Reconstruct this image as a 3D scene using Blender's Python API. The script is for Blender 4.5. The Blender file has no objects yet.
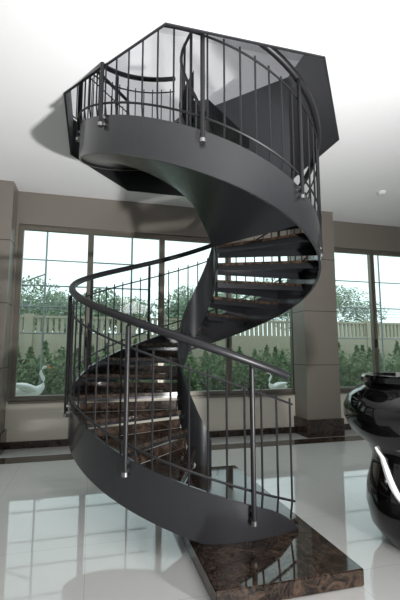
import bpy, bmesh, math, random
from math import sin, cos, radians, pi
from mathutils import Vector, Matrix
random.seed(4)
YAW=radians(15); CH=1.4
def cw(L,d,z=0.0):
    return Vector((L*cos(YAW)+d*sin(YAW), -L*sin(YAW)+d*cos(YAW), z))
# ------------------------------------------------------------ materials
def mat(name,col,rough=.5,metal=0.0,spec=.5,coat=0.0):
    m=bpy.data.materials.new(name); m.use_nodes=True
    b=m.node_tree.nodes['Principled BSDF']
    b.inputs['Base Color'].default_value=(*col,1); b.inputs['Roughness'].default_value=rough
    b.inputs['Metallic'].default_value=metal; b.inputs['Specular IOR Level'].default_value=spec
    b.inputs['Coat Weight'].default_value=coat
    return m
def noisy(m,c1,c2,scale=8,detail=6,p0=.4,p1=.6,dist=0.0):
    nt=m.node_tree; b=nt.nodes['Principled BSDF']
    tc=nt.nodes.new('ShaderNodeTexCoord'); n=nt.nodes.new('ShaderNodeTexNoise')
    n.inputs['Scale'].default_value=scale; n.inputs['Detail'].default_value=detail; n.inputs['Distortion'].default_value=dist
    r=nt.nodes.new('ShaderNodeValToRGB'); r.color_ramp.elements[0].position=p0; r.color_ramp.elements[1].position=p1
    r.color_ramp.elements[0].color=(*c1,1); r.color_ramp.elements[1].color=(*c2,1)
    nt.links.new(tc.outputs['Object'],n.inputs['Vector']); nt.links.new(n.outputs['Fac'],r.inputs['Fac'])
    nt.links.new(r.outputs['Color'],b.inputs['Base Color']); return r
M_steel=mat('grey_painted_steel',(.030,.031,.034),.24,.4,.5,.25)
M_spine=mat('spine_steel',(.018,.019,.021),.25,.35)
M_rail=mat('rail_steel',(.012,.012,.014),.42,.0,.35)
M_chrome=mat('brushed_chrome',(.35,.35,.35),.35,1)
M_ceil=mat('ceiling_paint',(.84,.84,.85),.8)
M_cream=mat('cream_plaster',(.68,.65,.56),.7)
M_taupe=mat('taupe_panel',(.20,.18,.155),.4,.2)
M_joint=mat('panel_joint',(.05,.045,.04),.6)
M_frame=mat('bronze_aluminium',(.17,.155,.13),.35,.5)
M_black=mat('black_lacquer',(.003,.003,.0035),.07,0,.4,.35)
M_white=mat('white_gloss',(.85,.85,.85),.2)
M_fascia=mat('dark_fascia',(.03,.031,.035),.4,.2)
M_orange=mat('beak_orange',(.8,.25,.03),.5)
def marble(name,gain,rough):
    m=mat(name,(.05,.03,.02),rough)
    nt=m.node_tree; b=nt.nodes['Principled BSDF']
    tc=nt.nodes.new('ShaderNodeTexCoord'); n=nt.nodes.new('ShaderNodeTexNoise'); n.inputs['Scale'].default_value=9; n.inputs['Detail'].default_value=10; n.inputs['Roughness'].default_value=.7; n.inputs['Distortion'].default_value=1.5
    v=nt.nodes.new('ShaderNodeTexVoronoi'); v.feature='DISTANCE_TO_EDGE'; v.inputs['Scale'].default_value=11
    mx=nt.nodes.new('ShaderNodeMixRGB'); mx.inputs[0].default_value=.45
    nt.links.new(tc.outputs['Object'],n.inputs['Vector']); nt.links.new(tc.outputs['Object'],mx.inputs[1]); nt.links.new(n.outputs['Color'],mx.inputs[2]); nt.links.new(mx.outputs[0],v.inputs['Vector'])
    r1=nt.nodes.new('ShaderNodeValToRGB'); r1.color_ramp.elements[0].position=.44; r1.color_ramp.elements[1].position=.72
    r1.color_ramp.elements[0].color=(.008*gain,.0055*gain,.0045*gain,1); r1.color_ramp.elements[1].color=(.10*gain,.064*gain,.044*gain,1)
    r2=nt.nodes.new('ShaderNodeValToRGB'); r2.color_ramp.elements[0].position=0; r2.color_ramp.elements[1].position=.035
    r2.color_ramp.elements[0].color=(.5,.5,.5,1); r2.color_ramp.elements[1].color=(0,0,0,1)
    m2=nt.nodes.new('ShaderNodeMixRGB'); m2.inputs[2].default_value=(.22*gain,.15*gain,.11*gain,1)
    nt.links.new(n.outputs['Fac'],r1.inputs['Fac']); nt.links.new(v.outputs['Distance'],r2.inputs['Fac'])
    nt.links.new(r2.outputs['Color'],m2.inputs[0]); nt.links.new(r1.outputs['Color'],m2.inputs[1]); nt.links.new(m2.outputs[0],b.inputs['Base Color'])
    return m
M_marble=marble('emperador_marble',.9,.06)
M_tread=marble('tread_marble',.85,.14)
M_floor=mat('polished_porcelain',(.6,.6,.6),.035)
nt=M_floor.node_tree; b=nt.nodes['Principled BSDF']
b.inputs['IOR'].default_value=1.6
tc=nt.nodes.new('ShaderNodeTexCoord'); br=nt.nodes.new('ShaderNodeTexBrick'); br.offset=0
br.inputs['Scale'].default_value=1; br.inputs['Brick Width'].default_value=.8; br.inputs['Row Height'].default_value=.8
br.inputs['Mortar Size'].default_value=.002
br.inputs['Color1'].default_value=(.60,.60,.585,1); br.inputs['Color2'].default_value=(.585,.585,.57,1); br.inputs['Mortar'].default_value=(.42,.42,.41,1)
nt.links.new(tc.outputs['Object'],br.inputs['Vector']); nt.links.new(br.outputs['Color'],b.inputs['Base Color'])
M_glass=bpy.data.materials.new('window_glass'); M_glass.use_nodes=True
nt=M_glass.node_tree; nt.nodes.clear()
o=nt.nodes.new('ShaderNodeOutputMaterial'); t=nt.nodes.new('ShaderNodeBsdfTransparent'); g=nt.nodes.new('ShaderNodeBsdfGlossy'); ms=nt.nodes.new('ShaderNodeMixShader')
t.inputs[0].default_value=(.86,.95,.93,1); g.inputs['Roughness'].default_value=.02; ms.inputs[0].default_value=.06
nt.links.new(t.outputs[0],ms.inputs[1]); nt.links.new(g.outputs[0],ms.inputs[2]); nt.links.new(ms.outputs[0],o.inputs[0])
M_lawn=mat('lawn',(.1,.18,.06),.9); noisy(M_lawn,(.06,.12,.03),(.16,.24,.09),3)
M_leaf=mat('foliage',(.06,.14,.04),.8); noisy(M_leaf,(.05,.10,.035),(.14,.21,.09),4)
M_leaf2=mat('pale_foliage',(.25,.36,.25),.8); noisy(M_leaf2,(.12,.18,.11),(.24,.31,.21),2)
M_bark=mat('bark',(.12,.09,.07),.9)
M_fence=mat('fence_concrete',(.42,.38,.29),.8)
M_pole=mat('galvanised_tube',(.25,.27,.28),.5,.3)
M_stone=mat('terrace_stone',(.4,.39,.36),.8)
# ------------------------------------------------------------ helpers
def finish(bm,name,mats,parent=None,smooth=False,loc=None):
    bmesh.ops.recalc_face_normals(bm,faces=bm.faces[:])
    me=bpy.data.meshes.new(name); bm.to_mesh(me); bm.free()
    for m in (mats if isinstance(mats,(list,tuple)) else [mats]): me.materials.append(m)
    ob=bpy.data.objects.new(name,me); bpy.context.scene.collection.objects.link(ob)
    if smooth:
        for p in me.polygons: p.use_smooth=True
        try:
            me.set_sharp_from_angle(angle=radians(40))
        except Exception: pass
    if parent: ob.parent=parent
    if loc: ob.location=loc
    return ob
def box(bm,x0,x1,y0,y1,z0,z1,mi=0):
    vs=[bm.verts.new((x,y,z)) for x in (x0,x1) for y in (y0,y1) for z in (z0,z1)]
    for f in ((0,1,3,2),(4,6,7,5),(0,4,5,1),(2,3,7,6),(0,2,6,4),(1,5,7,3)):
        bm.faces.new([vs[i] for i in f]).material_index=mi
def tube(bm,pts,r,seg=8,mi=0,caps=True):
    pts=[Vector(p) for p in pts]; rings=[]
    for i,p in enumerate(pts):
        t=(pts[min(i+1,len(pts)-1)]-pts[max(i-1,0)]).normalized()
        up=Vector((0,0,1)) if abs(t.z)<.95 else Vector((1,0,0))
        a=t.cross(up).normalized(); c=a.cross(t)
        rr=r[i] if isinstance(r,(list,tuple)) else r
        rings.append([bm.verts.new(p+(a*cos(2*pi*k/seg)+c*sin(2*pi*k/seg))*rr) for k in range(seg)])
    for i in range(len(rings)-1):
        for k in range(seg):
            f=bm.faces.new((rings[i][k],rings[i][(k+1)%seg],rings[i+1][(k+1)%seg],rings[i+1][k])); f.material_index=mi
    if caps:
        bm.faces.new(rings[0]).material_index=mi; bm.faces.new(rings[-1][::-1]).material_index=mi
def sweep(bm,secs,mi=0):
    R=[[bm.verts.new(p) for p in s] for s in secs]
    for i in range(len(R)-1):
        for k in range(4):
            f=bm.faces.new((R[i][k],R[i][(k+1)%4],R[i+1][(k+1)%4],R[i+1][k])); f.material_index=mi
    bm.faces.new(R[0]).material_index=mi; bm.faces.new(R[-1][::-1]).material_index=mi
def lathe(bm,prof,c=(0,0,0),seg=48,mi=0):
    rings=[]
    for r,z in prof:
        rings.append([bm.verts.new((c[0]+max(r,.0005)*cos(2*pi*k/seg),c[1]+max(r,.0005)*sin(2*pi*k/seg),c[2]+z)) for k in range(seg)])
    for i in range(len(rings)-1):
        for k in range(seg):
            bm.faces.new((rings[i][k],rings[i][(k+1)%seg],rings[i+1][(k+1)%seg],rings[i+1][k])).material_index=mi
    bm.faces.new(rings[0][::-1]).material_index=mi; bm.faces.new(rings[-1]).material_index=mi
def empty(name):
    e=bpy.data.objects.new(name,None); bpy.context.scene.collection.objects.link(e); return e
# ------------------------------------------------------------ room dims
H=3.83; UF=4.263; X0,X1,Y0,YW=-4.2,8.0,-3.5,6.42; SILL=.66; WT=3.32; UT=7.0
bm=bmesh.new(); box(bm,X0,X1,Y0,YW+.2,-.15,0); finish(bm,'floor',M_floor)
bm=bmesh.new(); box(bm,X0,X1,5.62,5.92,0.0,.002); finish(bm,'trim_1',M_marble)
hole=[(.45,2.68),(1.80,2.68),(2.69,3.80),(2.69,4.95),(1.80,5.95),(.45,5.95),(-.34,4.98),(-.34,3.74)]
bm=bmesh.new()
def slab(bm,z):
    hv=[bm.verts.new((x,y,z)) for x,y in hole]
    o=[bm.verts.new(p) for p in ((X0,Y0,z),(X1,Y0,z),(X1,YW+.2,z),(X0,YW+.2,z))]
    F=bm.faces.new
    F((o[0],o[1],hv[1],hv[0])),F((o[1],hv[2],hv[1])),F((o[1],o[2],hv[3],hv[2])),F((o[2],hv[4],hv[3])),F((o[2],o[3],hv[5],hv[4])),F((o[3],hv[6],hv[5])),F((o[3],o[0],hv[7],hv[6])),F((o[0],hv[0],hv[7]))
    return hv,o
a,oa=slab(bm,H); c,oc=slab(bm,UF-.02)
for i in range(8): bm.faces.new((a[i],a[(i+1)%8],c[(i+1)%8],c[i]))
for i in range(4): bm.faces.new((oa[i],oa[(i+1)%4],oc[(i+1)%4],oc[i]))
finish(bm,'ceiling',M_ceil)
cx,cy=1.17,4.3
def hp(i,k):
    x,y=hole[i%8]; v=Vector((x-cx,y-cy)); s=1-k/v.length
    return cx+v.x*s,cy+v.y*s
bm=bmesh.new()
secs=[]
for i in range(9):
    x,y=hp(i,.0); xi,yi=hp(i,.02)
    secs.append([(x,y,H-.012),(xi,yi,H-.012),(xi,yi,UF+.03),(x,y,UF+.03)])
sweep(bm,secs); finish(bm,'trim_2',M_fascia)
# upstairs guard around the opening: solid panels on the right, bars on the left
GU=empty('gallery_guard')
bm=bmesh.new(); secs=[]
for i in (0,1,2,3,4):
    x,y=hp(i,-.03); xi,yi=hp(i,.02)
    secs.append([(x,y,UF+.031),(xi,yi,UF+.031),(xi,yi,UF+1.15),(x,y,UF+1.15)])
sweep(bm,secs); finish(bm,'solid_panels',M_fascia,GU)
bm=bmesh.new()
gp=[Vector((*hp(i,-.05),0)) for i in (5,6,7,8)]
for z,r in ((UF+1.05,.025),(UF+.85,.009),(UF+.12,.009)):
    tube(bm,[p+Vector((0,0,z)) for p in gp],r,8)
for p in gp: tube(bm,[p+Vector((0,0,UF-.019)),p+Vector((0,0,UF+1.04))],.018,8)
for a_,b_ in zip(gp,gp[1:]):
    n=int((b_-a_).length/.13)
    for k in range(1,n):
        q=a_.lerp(b_,k/n); tube(bm,[q+Vector((0,0,UF+.12)),q+Vector((0,0,UF+.88))],.0075,6)
finish(bm,'bar_railing',M_rail,GU,True)
# walls
bm=bmesh.new()
box(bm,X0,X1,YW,YW+.2,0,SILL,0)
box(bm,X0,X1,YW,YW+.2,WT,H,1)
box(bm,X0,-3.6,YW,YW+.2,SILL,WT,1); box(bm,-1.9,-1.14,YW,YW+.2,SILL,WT,1)
box(bm,3.50,4.13,YW,YW+.2,SILL,WT,1); box(bm,7.5,X1,YW,YW+.2,SILL,WT,1)
finish(bm,'wall_back',[M_cream,M_taupe])
bm=bmesh.new(); box(bm,X0-.2,X0,Y0,YW+.2,0,H); finish(bm,'wall_left',M_ceil)
bm=bmesh.new(); box(bm,X1,X1+.2,Y0,YW+.2,0,H); finish(bm,'wall_right',M_ceil)
bm=bmesh.new(); box(bm,X0-.2,X1+.2,Y0-.2,Y0,0,H); finish(bm,'wall_front',M_ceil)
bm=bmesh.new(); box(bm,X0,3.42,YW-.02,YW,0,.1); box(bm,4.04,X1,YW-.02,YW,0,.1); finish(bm,'baseboard_back',M_marble)
def window(name,xs,y,z0,z1):
    bm=bmesh.new(); w=.045; yf=y+.05
    box(bm,xs[0],xs[-1],yf,yf+.08,z0,z0+.07); box(bm,xs[0],xs[-1],yf,yf+.08,z1-.07,z1)
    for i,x in enumerate(xs):
        a=x if i==0 else x-w; c=x if i==len(xs)-1 else x+w
        if i==0: c=x+.07
        if i==len(xs)-1: a=x-.07
        box(bm,a,c,yf,yf+.08,z0+.07,z1-.07)
        if 0<i<len(xs)-1: box(bm,x-.012,x+.012,yf-.015,yf,z0+.07,z1-.07)
    for i in range(len(xs)-1):
        box(bm,xs[i]+.04,xs[i+1]-.04,yf+.035,yf+.041,z0+.06,z1-.06,1)
        box(bm,xs[i+1]-.032,xs[i+1]-.012,yf-.05,yf-.002,1.45,1.6,2)
    return finish(bm,name,[M_frame,M_glass,M_black])
window('window_1',[-1.14,-.07,1.08,2.25,3.50],YW,SILL,WT)
window('window_2',[4.13,5.18,6.3,7.5],YW,SILL,WT)
window('window_3',[-3.6,-2.75,-1.9],YW,SILL,WT)
bm=bmesh.new(); box(bm,-1.14,3.42,YW-.04,YW+.06,SILL-.03,SILL); box(bm,4.05,7.5,YW-.04,YW+.06,SILL-.03,SILL); finish(bm,'trim_3',M_frame)
def column(x0,x1,y0,y1,name='column'):
    e=empty(name)
    bm=bmesh.new(); box(bm,x0,x1,y0,y1,.28,H)
    finish(bm,'column_cladding',M_taupe,e)
    bm=bmesh.new(); box(bm,x0-.03,x1+.03,y0-.03,y1,0,.28); finish(bm,'column_base',M_marble,e)
    bm=bmesh.new()
    for z in (1.15,2.05,2.95): box(bm,x0-.002,x1+.002,y0-.002,y1,z,z+.012)
    finish(bm,'column_joints',M_joint,e)
column(3.42,4.04,6.0,YW-.001); column(-1.85,-1.17,6.05,YW-.001)
bm=bmesh.new()
box(bm,X0,X1,YW,YW+.2,UF,UT); finish(bm,'wall_upper_back',M_ceil)
bm=bmesh.new(); box(bm,X0-.2,X0,Y0,YW+.2,UF,UF+.8);box(bm,X0-.2,X0,Y0,YW+.2,UT-.4,UT); finish(bm,'wall_upper_left',M_ceil)
bm=bmesh.new(); box(bm,X1,X1+.2,Y0,YW+.2,UF,UT); finish(bm,'wall_upper_right',M_ceil)
bm=bmesh.new(); box(bm,X0-.2,X1+.2,Y0-.2,Y0,UF,UT); finish(bm,'wall_upper_front',M_ceil)
bm=bmesh.new(); box(bm,X0-.2,X1+.2,Y0-.2,YW+.2,UT,UT+.1); finish(bm,'ceiling_upper',M_ceil)
# ------------------------------------------------------------ plinth + stair
ST=empty('spiral_staircase')
bm=bmesh.new(); box(bm,.69,1.62,2.24,4.5,0.002,.1)
bmesh.ops.bevel(bm,geom=bm.edges[:],offset=.006,segments=2,affect='EDGES')
finish(bm,'marble_plinth',M_marble,ST)
LC,DC,R=-.02,4.1,1.23; K=.1637/22.5
def P(r,phi,z):
    a=radians(phi); return cw(LC+r*sin(a),DC-r*cos(a),z)
def top(phi): return .46-K*phi
PS,PE=38,-524
def frange(a,b,s):
    n=max(1,int(round(abs(b-a)/s))); return [a+(b-a)*i/n for i in range(n+1)]
bm=bmesh.new(); secs=[]
for ph in frange(PS,PE,3):
    zb=max(.101,top(ph)-.34); zt=top(ph)
    if PS-ph<12: zt-= .10*(1-((PS-ph)/12))**2
    secs.append([P(R-.022,ph,zb),P(R,ph,zb),P(R,ph,zt),P(R-.022,ph,zt)])
sweep(bm,secs); finish(bm,'outer_stringer',M_steel,ST,True)
bm=bmesh.new(); secs=[]
for ph in frange(PS,PE,4):
    tz=top(ph)-.08
    zb=max(.101,tz-.08); zt=tz+.44
    secs.append([P(.185,ph,zb),P(.21,ph,zb),P(.21,ph,zt),P(.185,ph,zt)])
sweep(bm,secs); finish(bm,'inner_stringer',M_spine,ST,True)
bt=bmesh.new(); bs=bmesh.new()
for i in range(25):
    z=.17+.1637*i; p0=PS-22.5*i+ (1.5 if i else 0); p1=PS-22.5*(i+1)-1.0
    ang=frange(p0,p1,4)
    sweep(bt,[[P(.211,a,z-.03),P(R-.023,a,z-.03),P(R-.023,a,z),P(.211,a,z)] for a in ang])
    zz=z-.031
    sweep(bs,[[P(.211,a,zz-.02),P(R-.023,a,zz-.02),P(R-.023,a,zz),P(.211,a,zz)] for a in frange(p0+.3,p1-.5,4)])
    if i<=8:
        zl=max(.101,z-.163)
        # marble upstand at the back edge of the tread below, leaving a shadow gap under the nosing
        sweep(bt,[[P(.211,a,zl),P(R-.023,a,zl),P(R-.023,a,zz-.05),P(.211,a,zz-.05)] for a in (p0-3.2,p0-4.2)])
    else:
        sweep(bs,[[P(.211,a,zz-.08),P(R-.023,a,zz-.08),P(R-.023,a,zz-.02),P(.211,a,zz-.02)] for a in (p0-1.0,p0-2.2)])
        sweep(bs,[[P(.211,a,zz-.05),P(R-.023,a,zz-.05),P(R-.023,a,zz-.02),P(.211,a,zz-.02)] for a in (p1+.6,p1-.5)])
finish(bt,'treads',M_tread,ST); finish(bs,'tread_trays',M_spine,ST)
bm=bmesh.new()
sweep(bm,[[P(.211,a,top(a)-.325),P(R-.023,a,top(a)-.325),P(R-.023,a,top(a)-.31),P(.211,a,top(a)-.31)] for a in frange(-316,PE,4)])
finish(bm,'soffit',M_spine,ST,True)
bm=bmesh.new()
sweep(bm,[[P(.2,a,UF-.14),P(R,a,UF-.14),P(R,a,UF-.001),P(.2,a,UF-.001)] for a in frange(PE,PE-50,5)])
box(bm,.15,1.35,5.02,5.93,UF-.14,UF-.002); finish(bm,'landing',M_steel,ST)
# rails
bm=bmesh.new(); RR=R+.012
tube(bm,[P(RR,ph,top(ph)+.99) for ph in frange(33,PE,3)],.031,12)
finish(bm,'handrail',M_rail,ST,True)
bm=bmesh.new()
for off in (.79,.10):
    tube(bm,[P(RR,ph,top(ph)+off) for ph in frange(35,PE,3)],.009,6)
ph=34.0
while ph>PE:
    zt=top(ph)
    tube(bm,[P(R-.012,ph,zt-.03),P(RR-.004,ph,zt+.10),P(RR-.004,ph,zt+.83)],.0078,6)
    ph-=6.1
finish(bm,'balusters',M_rail,ST,True)
bm=bmesh.new(); bc=bmesh.new(); ph=18.0
while ph>PE:
    zt=top(ph)
    tube(bm,[P(R+.032,ph,zt-.10),P(R+.032,ph,zt+.94),P(RR,ph,zt+.98)],.018,10)
    for dz in (-.06,.0):
        tube(bc,[P(R-.005,ph,zt+dz-.02),P(R+.03,ph,zt+dz-.02)],.02,10)
    tube(bc,[P(R+.032,ph,zt-.115),P(R+.032,ph,zt-.085)],.024,10)
    ph-=41.8
finish(bm,'posts',M_rail,ST,True); finish(bc,'post_brackets',M_chrome,ST,True)
bm=bmesh.new()
tube(bm,[P(.19,ph,top(ph)+.9) for ph in frange(-300,PE,5)],.018,8)
ph=-305
while ph>PE:
    tube(bm,[P(.197,ph,top(ph)+.34),P(.19,ph,top(ph)+.9)],.014,6); ph-=30
finish(bm,'inner_rail',M_rail,ST,True)
# ------------------------------------------------------------ urn
bm=bmesh.new(); c=cw(1.62,3.1)
prof=[(.2,.0),(.26,.03),(.34,.14),(.37,.28),(.36,.42),(.32,.56),(.31,.63),(.35,.71),(.46,.80),(.505,.90),(.505,.98),(.47,1.06),(.40,1.12),(.35,1.14),(.34,1.155),(.37,1.165),(.375,1.2),(.36,1.215),(.30,1.215),(.29,1.17),(.02,1.16)]
lathe(bm,prof,(c.x,c.y,0),64)
urn=empty('lacquered_urn'); finish(bm,'body',M_black,urn,True)
bm=bmesh.new(); pts=[]
def rad(z):
    for (r0,z0),(r1,z1) in zip(prof,prof[1:]):
        if z0<=z<=z1: return r0+(r1-r0)*(z-z0)/(z1-z0)
    return .3
for k in range(17):
    f=k/16; z=.70-.42*f; a=radians(-168+ (48*f**1.3)) - YAW
    r=rad(z)+.004
    pts.append((c.x+r*cos(a),c.y+r*sin(a),z))
tube(bm,pts,[.004+.02*sin(pi*min(1,.08+k/16*.9)) for k in range(17)],8)
finish(bm,'inlay_ribbon',M_white,urn,True)
bm=bmesh.new()
lathe(bm,[(.02,-.05),(.05,-.04),(.06,-.01),(.06,0)],(4.25,5.0,H),24); finish(bm,'smoke_detector',M_white,None,True)
# ------------------------------------------------------------ outside
bm=bmesh.new(); box(bm,-30,40,YW+.2,60,-.35,-.2); finish(bm,'lawn_ground',M_lawn)
bm=bmesh.new(); box(bm,-6,12,7.3,7.7,-.2,.56); finish(bm,'terrace_ledge',M_stone)
bm=bmesh.new()
box(bm,-20,30,13,13.15,-.2,1.9); box(bm,-20,30,13,13.15,2.38,2.45)
x=-20
while x<30:
    box(bm,x,x+.1,13.03,13.12,1.9,2.38); x+=.17
x=-20
while x<30:
    box(bm,x,x+.25,12.95,13.2,-.2,2.5); tube(bm,[(x+.12,13.07,2.5),(x+.12,13.07,2.75),(x+.12,13.3,2.95)],.02,6,1); x+=3
for z,yy in ((2.65,13.07),(2.78,13.1),(2.9,13.25)): tube(bm,[(-20,yy,z),(30,yy,z)],.008,4,1)
finish(bm,'boundary_fence',[M_fence,M_pole])
def leaves(bm,c,rad,n,s,cone=False):
    for _ in range(n):
        if cone:
            h=random.random()**1.3; a=random.random()*2*pi; rr=rad[0]*(1-h)*(.7+.35*random.random())
            p=Vector((c[0]+rr*cos(a),c[1]+rr*sin(a),c[2]+h*rad[2]))
        else:
            v=Vector((random.gauss(0,1),random.gauss(0,1),random.gauss(0,1))).normalized()*(random.random()**.4)
            p=Vector((c[0]+v.x*rad[0],c[1]+v.y*rad[1],c[2]+v.z*rad[2]))
        a=Vector((random.gauss(0,1),random.gauss(0,1),random.gauss(0,1))).normalized(); b_=a.orthogonal().normalized()
        q=s*(.6+.8*random.random())
        bm.faces.new([bm.verts.new(p+a*q),bm.verts.new(p+b_*q*.5),bm.verts.new(p-a*q),bm.verts.new(p-b_*q*.5)])
bm=bmesh.new(); x=-8
while x<18:
    hh=1.55+random.random()*.4
    leaves(bm,(x,11.3+random.random()*.8,-.2),(.6,.5,hh),500,.07,True); x+=.4
x=-8
while x<18:
    leaves(bm,(x,10.8,.5),(.8,.45,.85+random.random()*.15),900,.06); x+=.9
finish(bm,'shrub_hedge',M_leaf)
for (tx,ty,hz,rw) in ((1.5,24,3.6,2.4),(6.2,23,3.7,2.4),(-6,26,4.2,3.2),(13,24,4.4,2.8),(18,27,5.0,3.2),(9,30,4.6,2.6),(-1.5,30,3.9,3)):
    e=empty('garden_tree')
    bm=bmesh.new()
    for k in range(8):
        leaves(bm,(tx+random.uniform(-rw,rw)*.8,ty+random.uniform(-1,1),hz+random.uniform(-1.0,.9)),(rw*.6,rw*.6,rw*.35),800,.10)
    finish(bm,'crown',M_leaf2,e)
    bm=bmesh.new(); tube(bm,[(tx,ty,-.2),(tx+.1,ty,2),(tx,ty,hz)],[.22,.16,.08],8); finish(bm,'trunk',M_bark,e)
bm=bmesh.new()
for x in (-3.2,-1.0,.8,):
    tube(bm,[(x,8.9,-.2),(x,8.9,6)],.02,8)
for z in (1.75,2.3,2.75,3.3,4.2):
    tube(bm,[(-4,8.9,z),(1.2,8.9,z)],.015,8)
tube(bm,[(-3.2,8.9,2.0),(-1.0,8.9,3.0)],.015,8)
for x in (5.6,7.4): tube(bm,[(x,9,-.2),(x,9,6)],.02,8)
for z in (1.7,2.5,3.2): tube(bm,[(5.0,9,z),(9,9,z)],.015,8)
finish(bm,'scaffolding',M_pole)
def swan(x,y,z,s,rot):
    e=empty('swan_statue')
    bm=bmesh.new()
    body=[(-.34,0,.20),(-.24,0,.15),(-.08,0,.13),(.10,0,.14),(.2,0,.19)]
    neck=[(.28,0,.27),(.29,0,.38),(.23,0,.47),(.20,0,.56),(.25,0,.64),(.33,0,.645)]
    tube(bm,body+neck,[.02,.09,.145,.13,.09,.055,.042,.036,.034,.04,.034],14)
    for sy in (-1,1):
        pts=[(.12,.12*sy,.2),(-.02,.15*sy,.24),(-.18,.12*sy,.27),(-.33,.06*sy,.33)]
        tube(bm,pts,[.05,.095,.075,.012],10)
    tube(bm,[(.33,0,.642),(.38,0,.63),(.43,0,.61)],[.025,.018,.008],8,1)
    ob=finish(bm,'body',[M_white,M_orange],e,True)
    md=ob.modifiers.new('s','SUBSURF'); md.levels=1; md.render_levels=2
    e.location=(x,y,z); e.scale=(s,)*3; e.rotation_euler=(0,0,rot)
swan(-1.02,7.5,.56,.85,radians(20)); swan(3.62,7.5,.56,.6,radians(170))
# ------------------------------------------------------------ light
w=bpy.data.worlds.new('World'); bpy.context.scene.world=w; w.use_nodes=True
bg=w.node_tree.nodes['Background']; bg.inputs[0].default_value=(.93,.96,1,1); bg.inputs[1].default_value=1.75
def area(name,loc,target,size,power,col=(1,1,1),spread=180):
    l=bpy.data.lights.new(name,'AREA'); l.size=size; l.energy=power; l.color=col; l.spread=radians(spread)
    o=bpy.data.objects.new(name,l); bpy.context.scene.collection.objects.link(o); o.location=loc
    o.rotation_euler=(Vector(target)-Vector(loc)).to_track_quat('-Z','Y').to_euler(); return o
fl=cw(2.3,.2,.55)
area('studio_strobe',fl,cw(-.7,3.3,3.9),.22,205,(1,.99,.98),120)
area('upper_fill',(-2.5,1.0,6.6),(0,3,4.2),1.2,110)  # added area light to brighten the upper storey, not a real fixture
area('lobby_fill',(2,-2.2,3.6),(2,2,0),2.0,60,(1,.98,.96))  # unseen fill added behind the camera to lift the lobby
bpy.context.scene.view_settings.view_transform='Standard'
# ------------------------------------------------------------ camera
cam=bpy.data.cameras.new('camera'); co=bpy.data.objects.new('camera',cam); bpy.context.scene.collection.objects.link(co)
cam.sensor_fit='VERTICAL'; cam.sensor_height=36; cam.lens=24; cam.clip_start=.05
co.location=(0,0,CH); co.rotation_euler=(radians(90+7.15),0,-YAW)
bpy.context.scene.camera=co
